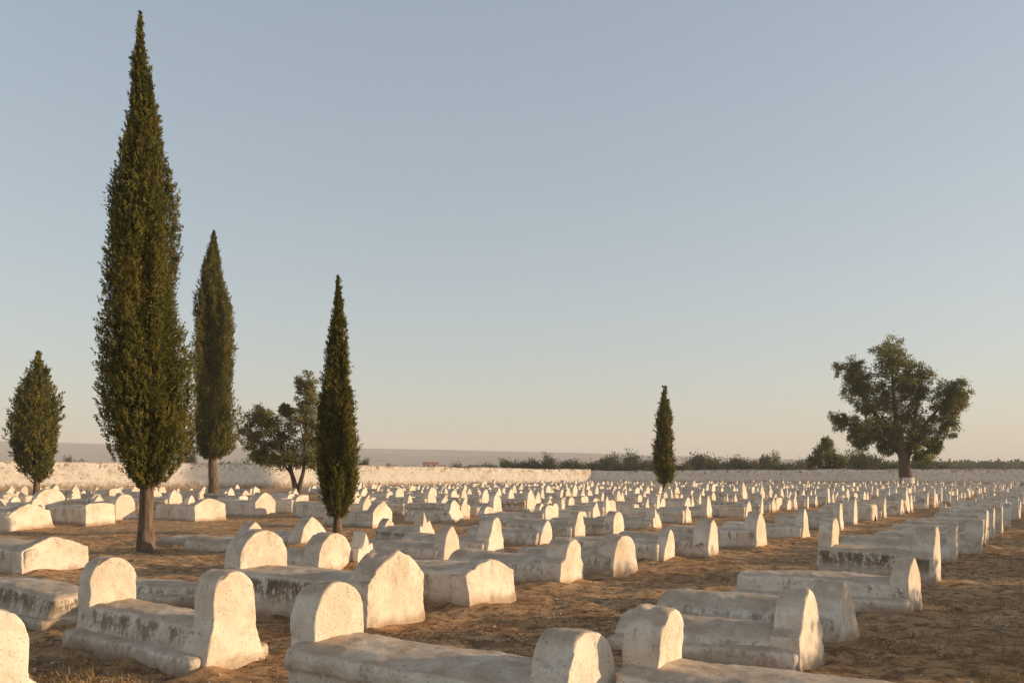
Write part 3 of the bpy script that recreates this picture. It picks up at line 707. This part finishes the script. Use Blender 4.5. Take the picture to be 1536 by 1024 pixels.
lobed_tree('broadleaf_tree', 446, 745,
    [(458, 576, 15, 20), (462, 605, 22, 20), (448, 632, 24, 22), (470, 640, 22, 26), (385, 628, 20, 18), (405, 634, 22, 18), (378, 655, 18, 18), (400, 665, 24, 20), (425, 655, 24, 22), (440, 685, 26, 18), (415, 690, 24, 14), (462, 690, 22, 20), (470, 665, 22, 22), (430, 615, 10, 9), (388, 684, 14, 10)],
    [[(446, 750, 4.6, 0), (442, 725, 3.8, 0), (436, 705, 3, 0), (428, 680, 1.8, 4), (405, 650, .9, 8)], [(446, 748, 4, 0), (450, 725, 3.4, 0), (456, 705, 2.6, 0), (458, 670, 1.8, -4), (460, 620, 1.2, -4), (458, 575, .6, 0)], [(438, 712, 2, 0), (424, 692, 1.3, -4), (400, 668, .7, -6)]],
    'spreading two-stemmed olive-brown tree between the second and third cypress', 41, .17, 58, 36, M_OLV, cl=.27)

# trees and scrub beyond the wall
far_protos = []
for s in range(6):
    rng = np.random.default_rng(60 + s); Cs, Ds, Ts = [], [], []; tb = [tube([(0, 0, -.2), (.05, 0, .25), (0, .03, .55)], [.05, .04, .025], 7)]
    for j in range(46):
        v = rng.normal(size=3); v /= np.linalg.norm(v); v *= rng.random() ** .4; c = np.array([v[0] * .52, v[1] * .52, .56 + v[2] * .38 * (1.1 if s % 2 else .85)]) * rng.uniform(.85, 1.12)
        n = 70; rc = rng.uniform(.08, .17); o = rng.normal(size=(n, 3)) * rc * .6
        Cs.append(c + o); Ds.append(o / rc + rng.normal(size=(n, 3)) * .7); Ts.append(np.clip(rng.uniform(0, .9) + rng.normal(size=n) * .15, 0, .95))
    C = np.concatenate(Cs); C[:, 2] = np.maximum(C[:, 2], .04)
    far_protos.append((leaves_mesh('crown', C, np.concatenate(Ds), .075, .045, np.concatenate(Ts), [M_FAR, M_FAR, M_FAR][s % 3], rng), make_mesh('trunk', *tube([(0, 0, -.2), (.05, 0, .25), (0, .03, .6)], [.05, .04, .02], 7), mats=[M_BARKD])))
FT = [  # photo x, top y, width px, distance, what singles it out
 (545, 688, 18, 190, 'small round bush showing just right of the slender third cypress'), (590, 699, 24, 260, 'low flat bush over the sunlit wall, first right of the slender cypress'), (618, 697, 20, 270, 'low grey bush over the sunlit wall, left of the farmhouse'),
 (690, 696, 26, 260, 'low brown bush over the sunlit wall, right of the farmhouse'), (712, 698, 22, 250, 'low dull bush left of the first round tree over the wall'), (735, 696, 24, 240, 'bush touching the left foot of the first round tree'), (762, 688, 22, 220, 'first round tree over the sunlit wall'),
 (780, 694, 24, 210, 'bush right of the first round tree over the sunlit wall'), (800, 686, 26, 210, 'dark pair tree, left one, over the sunlit wall'), (822, 684, 24, 210, 'dark pair tree, right one, over the sunlit wall'), (852, 691, 30, 220, 'flat-topped tree left of the wall corner'),
 (872, 693, 20, 200, 'short tree just left of the wall corner'), (890, 690, 24, 220, 'short dark tree right above the wall corner'), (914, 685, 28, 210, 'full dark tree just right of the wall corner'), (930, 691, 20, 200, 'low yellow-green bush right of the wall corner'), (946, 680, 28, 215, 'tallest tree between the wall corner and the small thin cypress'),
 (962, 694, 20, 200, 'low yellowish bush left of the small thin cypress'), (976, 690, 22, 220, 'tree half hidden by the small thin cypress'), (1024, 694, 26, 210, 'low tree just right of the small thin cypress'), (1038, 691, 24, 230, 'low tree left of the tall round tree'), (1055, 677, 34, 215, 'tall round tree right of the small thin cypress'),
 (1074, 690, 24, 205, 'yellowish tree at the right foot of the tall round tree'), (1092, 693, 24, 220, 'low tree second right of the tall round tree'), (1112, 687, 30, 215, 'medium dark tree between the tall round tree and the right bush'), (1130, 691, 22, 205, 'yellow-green tree right of the medium dark tree'), (1152, 684, 30, 215, 'rounded pale tree left of the right bush'),
 (1172, 692, 26, 210, 'low olive tree right of the rounded pale tree'), (1190, 694, 24, 220, 'low yellowish bush left of the right bush'), (1208, 690, 26, 230, 'tree touching the left side of the right bush'), (1272, 682, 30, 190, 'round tree right behind the right bush'), (1296, 676, 34, 185, 'yellowish round tree left of the large spreading tree'), (1318, 688, 26, 200, 'low tree left of the large trunk'),
 (1340, 690, 24, 210, 'low tree left behind the large trunk'), (1386, 684, 28, 200, 'yellow-green tree right behind the large trunk'), (1410, 694, 26, 230, 'low bush at the left end of the dark wood'),
 (284, 680, 16, 180, 'small pointed bush between the first and second cypress'), (128, 690, 22, 260, 'low bush left of the tallest cypress over the wall'), (105, 688, 16, 250, 'low bush right of the left bushy cypress'), (345, 690, 26, 210, 'low dark bush right of the second cypress'), (372, 692, 20, 220, 'low dark bush behind the spreading two-stemmed tree')]
fr = random.Random(5)
for i, (px, ty, w, d, lab) in enumerate(FT):
    c_me, t_me = far_protos[i % 6]
    x = (px - HX) / F * d; h = HC + (HY - ty) / F * d
    root = obj('far_tree', None, None, (x, d, 0), fr.uniform(0, 6.28)); tag(root, lab, 'tree', 'trees and bushes beyond the boundary wall')
    ww = 1.12 * w / F * d; h *= 1.06; root.scale = (ww, ww, h)
    obj('crown', c_me, root); obj('trunk', t_me, root)

# shrubs outside the frame on the right that shade the path
for i in range(31):
    c = 12.6 + i * 1.45 + fr.uniform(-.4, .4); a = 5.2 + fr.uniform(-.5, .6)
    if i in (5, 10, 15, 16, 21, 25): continue
    x, y = AX * a + CR * c
    c_me, t_me = far_protos[i % 6]
    root = obj('hedge_shrub', None, None, (x, y, 0), fr.uniform(0, 6.28)); tag(root, 'leafy green shrub growing along the far side of the right path, outside the photo', 'shrub', 'shrubs along the right path')
    wd = fr.uniform(1.5, 2.2); root.scale = (wd, wd, fr.uniform(1.5, 2.5))
    obj('crown', c_me, root); obj('trunk', t_me, root)

def wood(name, x0, x1, y0, y1, n, hlo, hhi, leaf, seed, label, mat, hfun=None):
    rng = np.random.default_rng(seed); Cs, Ds, Ts = [], [], []
    for i in range(n):
        d = rng.uniform(y0, y1); px = rng.uniform(x0, x1); x = (px - HX) / F * d; h = rng.uniform(hlo, hhi) * (hfun(px) if hfun else 1)
        k = int(rng.integers(60, 120)); v = rng.normal(size=(k, 3)); v /= np.linalg.norm(v, axis=1, keepdims=True); v *= (rng.random(k) ** .35)[:, None]
        Cs.append(np.array([x, d, h * .5]) + v * np.array([h * .62, h * .62, h * .48])); Ds.append(v + rng.normal(size=(k, 3)) * .6); Ts.append(np.clip(rng.uniform(0, .9) + rng.normal(size=k) * .1, 0, .95))
    o = obj(name, leaves_mesh(name, np.concatenate(Cs), np.concatenate(Ds), leaf, leaf * .7, np.concatenate(Ts), mat, rng))
    tag(o, label, 'trees', kind='stuff')
wood('distant_wood', 1330, 1640, 420, 560, 900, 5.5, 8.8, 1.5, 71, 'dark even belt of far-off woodland above the right wall', M_FAR)
wood('distant_scrub', -60, 1420, 330, 620, 900, 2.0, 5.2, 1.1, 72, 'low scrub and brush on the plain beyond the walls', M_OLV, lambda p: .8 if p < 700 else 1.05)
wood('wall_foot_scrub', 530, 1330, 230, 300, 420, 2.0, 4.8, .6, 73, 'mixed low brush between the trees just beyond the walls', M_FAR, lambda p: .78 if p < 740 else 1.)

# far farmhouse
def boxes(bs):
    Vs, Fs = [], []; o = 0
    for (x0, x1, y0, y1, z0, z1) in bs:
        Vs.append(np.array([(x, y, z) for z in (z0, z1) for y in (y0, y1) for x in (x0, x1)]))
        Fs.append(np.array([(0, 1, 3, 2)[::-1], (4, 5, 7, 6), (0, 1, 5, 4), (1, 3, 7, 5), (3, 2, 6, 7), (2, 0, 4, 6)]) + o); o += 8
    return np.concatenate(Vs), np.concatenate(Fs)
hd_ = 420.; hr = obj('farmhouse', None, None, ((650 - HX) / F * hd_, hd_, 0), .25)
tag(hr, 'tiny flat ochre farmhouse on the plain beyond the sunlit wall', 'building')
obj('house_wall', make_mesh('house_wall', *boxes([(-4.5, 2, -3, 3, 0, 7.2), (2, 5.5, -2.6, 2.6, 0, 5.8)]), smooth=False, mats=[M_HOUSE]), hr)
obj('roof', make_mesh('roof', *boxes([(-4.8, 2.2, -3.3, 3.3, 7.2, 7.5), (2.2, 5.8, -2.9, 2.9, 5.8, 6.1)]), smooth=False, mats=[M_ROOF]), hr)
for wx, wz in ((-3, 5), (0, 5), (3.6, 4)):
    obj('window', make_mesh('window', *boxes([(wx - .5, wx + .5, -3.05 if wx < 2 else -2.65, -2.5, wz, wz + 1.2)]), smooth=False, mats=[M_DARK]), hr)

# ------------------------------------------------------------------ hills
hx = np.linspace(-2600, 2600, 260); hy = np.linspace(1500, 3700, 70)
HXg, HYg = np.meshgrid(hx, hy)
pxs = HX + F * HXg / 2600
crest = np.interp(pxs, [-600, 0, 160, 550, 700, 880, 1000, 1240, 1400, 2100], [655, 661, 665, 672, 675, 679, 683, 690, 694, 697])
crest = (HY - crest) / F * 2600 + HC
t = np.clip((HYg - 1500) / 1100, 0, 1)
shape = .42 * np.clip(t / .55, 0, 1) ** 1.4 + .58 * np.clip((t - .52) / .44, 0, 1) ** .9
shape = np.where(HYg > 2600, 1 - .02 * (HYg - 2600) / 1000, shape)
Ph = np.stack([HXg, HYg, HXg * 0], -1)
fd = np.clip((.97 - t) / .25, 0, 1)
gul = 1 + .13 * vn(Ph * .006, 1) * fd + .08 * vn(Ph * .018, 2) * fd
HZ = crest * shape * gul - 1.5 + .8 * vn(Ph * .01, 8)
hills = obj('hills', make_mesh('hills', np.stack([HXg.ravel(), HYg.ravel(), HZ.ravel()], -1), grid_faces(len(hy), len(hx)), mats=[M_HILL]))
tag(hills, kind='structure')

# ------------------------------------------------------------------ ground litter
def scatter(name, n, seed, mat, label, size, shape_fn, ymin=4.6, ymax=34):
    rng = np.random.default_rng(seed)
    d = ymin * (ymax / ymin) ** rng.random(n); px = rng.uniform(-40, 1580, n); x = (px - HX) / F * d
    # gather in drifts
    keep = vn(np.stack([x * .55, d * .55, x * 0], -1), seed) + .6 * vn(np.stack([x * 1.9, d * 1.9, x * 0], -1), seed + 1) > rng.uniform(-.5, .75, n)
    x, d = x[keep], d[keep]; z = gheight(x, d)
    return shape_fn(rng, x, d, z, size)
def pebble(rng, x, d, z, size):
    base = np.array([(1, 0, 0), (-1, 0, 0), (0, 1, 0), (0, -1, 0), (0, 0, .8), (0, 0, -.6)], float)
    tri = np.array([(0, 2, 4), (2, 1, 4), (1, 3, 4), (3, 0, 4)])
    n = len(x); s = size * np.clip(rng.lognormal(0, .5, n), 0, 2.6); V = base[None] * s[:, None, None] * rng.uniform(.6, 1.4, (n, 6, 1)) + rng.normal(size=(n, 6, 3)) * s[:, None, None] * .2
    V += np.stack([x, d, z + s * .15], -1)[:, None]; Fq = (tri[None] + (np.arange(n) * 6)[:, None, None]).reshape(-1, 3)
    return V.reshape(-1, 3), Fq
V, Fq = scatter('pebbles', 16000, 81, M_PEB, '', .009, pebble)
o = obj('pebbles', make_mesh('pebbles', V, Fq, smooth=False, mats=[M_PEB])); tag(o, 'loose pebbles and clods on the bare earth', 'pebbles', kind='stuff')
rng = np.random.default_rng(82)
def leafy(rng, x, d, z, size):
    n = len(x); D = rng.normal(size=(n, 3)); D[:, 2] = np.abs(D[:, 2]) * .35
    return np.stack([x, d, z + .004], -1), D
Cc, Dd = scatter('', 90000, 83, None, '', 0, leafy, 4.6, 40)
o = obj('leaf_litter', leaves_mesh('leaf_litter', Cc, Dd, .032, .014, rng.random(len(Cc)), M_LITTER, rng)); tag(o, 'dry brown leaf litter and twigs lying on the earth', 'leaf litter', kind='stuff')
# straw tufts
rng = np.random.default_rng(91); n = 4500
d = 5 * (110 / 5) ** rng.random(n); px = rng.uniform(-40, 1580, n); x = (px - HX) / F * d
k = vn(np.stack([x * .2, d * .2, x * 0], -1), 9) + .5 * vn(np.stack([x * 1.1, d * 1.1, x * 0], -1), 10) > .22
x, d = x[k], d[k]; xx = np.repeat(x, 14) + rng.normal(size=len(x) * 14) * .06; dd = np.repeat(d, 14) + rng.normal(size=len(x) * 14) * .06
Dn = rng.normal(size=(len(xx), 3)) * .5; Dn[:, 2] = 1
o = obj('dry_grass', leaves_mesh('dry_grass', np.stack([xx, dd, gheight(xx, dd) - .01], -1), Dn, .09, .008, rng.random(len(xx)), M_STRAW, rng)); tag(o, 'short dry straw-coloured grass tufts on the earth', 'grass', kind='stuff')

# ------------------------------------------------------------------ haze, sky, sun, camera
Vb, Fb = boxes([(-4400, 4400, -600, 4100, -3, 150)])
m, nt = nt_new('evening_haze'); g = N(nt)
pv = g.n('ShaderNodeVolumePrincipled'); pv.inputs['Color'].default_value = (.88, .86, .865, 1); pv.inputs['Density'].default_value = .00034; pv.inputs['Anisotropy'].default_value = .0
oo = g.n('ShaderNodeOutputMaterial'); g.l(pv.outputs[0], oo.inputs['Volume'])
tag(obj('haze', make_mesh('haze', Vb, Fb, smooth=False, mats=[m])), 'thin pale evening haze lying over the plain', 'haze', kind='stuff')

w = bpy.data.worlds.new('World'); S.world = w; w.use_nodes = True; nt = w.node_tree; nt.nodes.clear(); g = N(nt)
sky = g.n('ShaderNodeTexSky'); sky.sky_type = 'NISHITA'; sky.sun_disc = False
sky.sun_elevation = R(SUN_EL); sky.sun_rotation = R(90 - SUN_AZ); sky.air_density = 1.0; sky.dust_density = 1.2; sky.ozone_density = 1.5; sky.altitude = 0
bg = g.n('ShaderNodeBackground'); gm = g.n('ShaderNodeGamma'); gm.inputs[1].default_value = .51; g.l(sky.outputs[0], gm.inputs[0])
bg.inputs[1].default_value = .15; hs_ = g.n('ShaderNodeHueSaturation'); hs_.inputs['Saturation'].default_value = .94; hs_.inputs['Value'].default_value = 1.05; g.l(gm.outputs[0], hs_.inputs['Color'])
g.l(g.mix(1., hs_.outputs[0], (.99, 1.015, 1.025), 'MULTIPLY'), bg.inputs[0])
ow = g.n('ShaderNodeOutputWorld'); g.l(bg.outputs[0], ow.inputs[0])

sl = bpy.data.lights.new('sun', 'SUN'); sl.energy = 3.2; sl.angle = R(.6); sl.color = (1, .72, .43)
so = bpy.data.objects.new('sun', sl); COL.objects.link(so)
import mathutils
v = mathutils.Vector((cos(R(SUN_EL)) * cos(R(SUN_AZ)), cos(R(SUN_EL)) * sin(R(SUN_AZ)), sin(R(SUN_EL))))
so.rotation_euler = v.to_track_quat('Z', 'Y').to_euler(); so.location = (60, 5, 30)

cam = bpy.data.cameras.new('camera'); co = bpy.data.objects.new('camera', cam); COL.objects.link(co)
cam.sensor_width = 36; cam.lens = F / 1536 * 36; cam.shift_y = (HY - 512) / 1536; cam.clip_end = 20000; cam.clip_start = .05
co.location = (0, 0, HC); co.rotation_euler = (R(90), 0, 0)
S.camera = co
S.view_settings.view_transform = 'Standard'; S.view_settings.look = 'None'; S.view_settings.exposure = 1.15; S.view_settings.gamma = 1
S.cycles.volume_bounces = 1 if hasattr(S, 'cycles') else 0
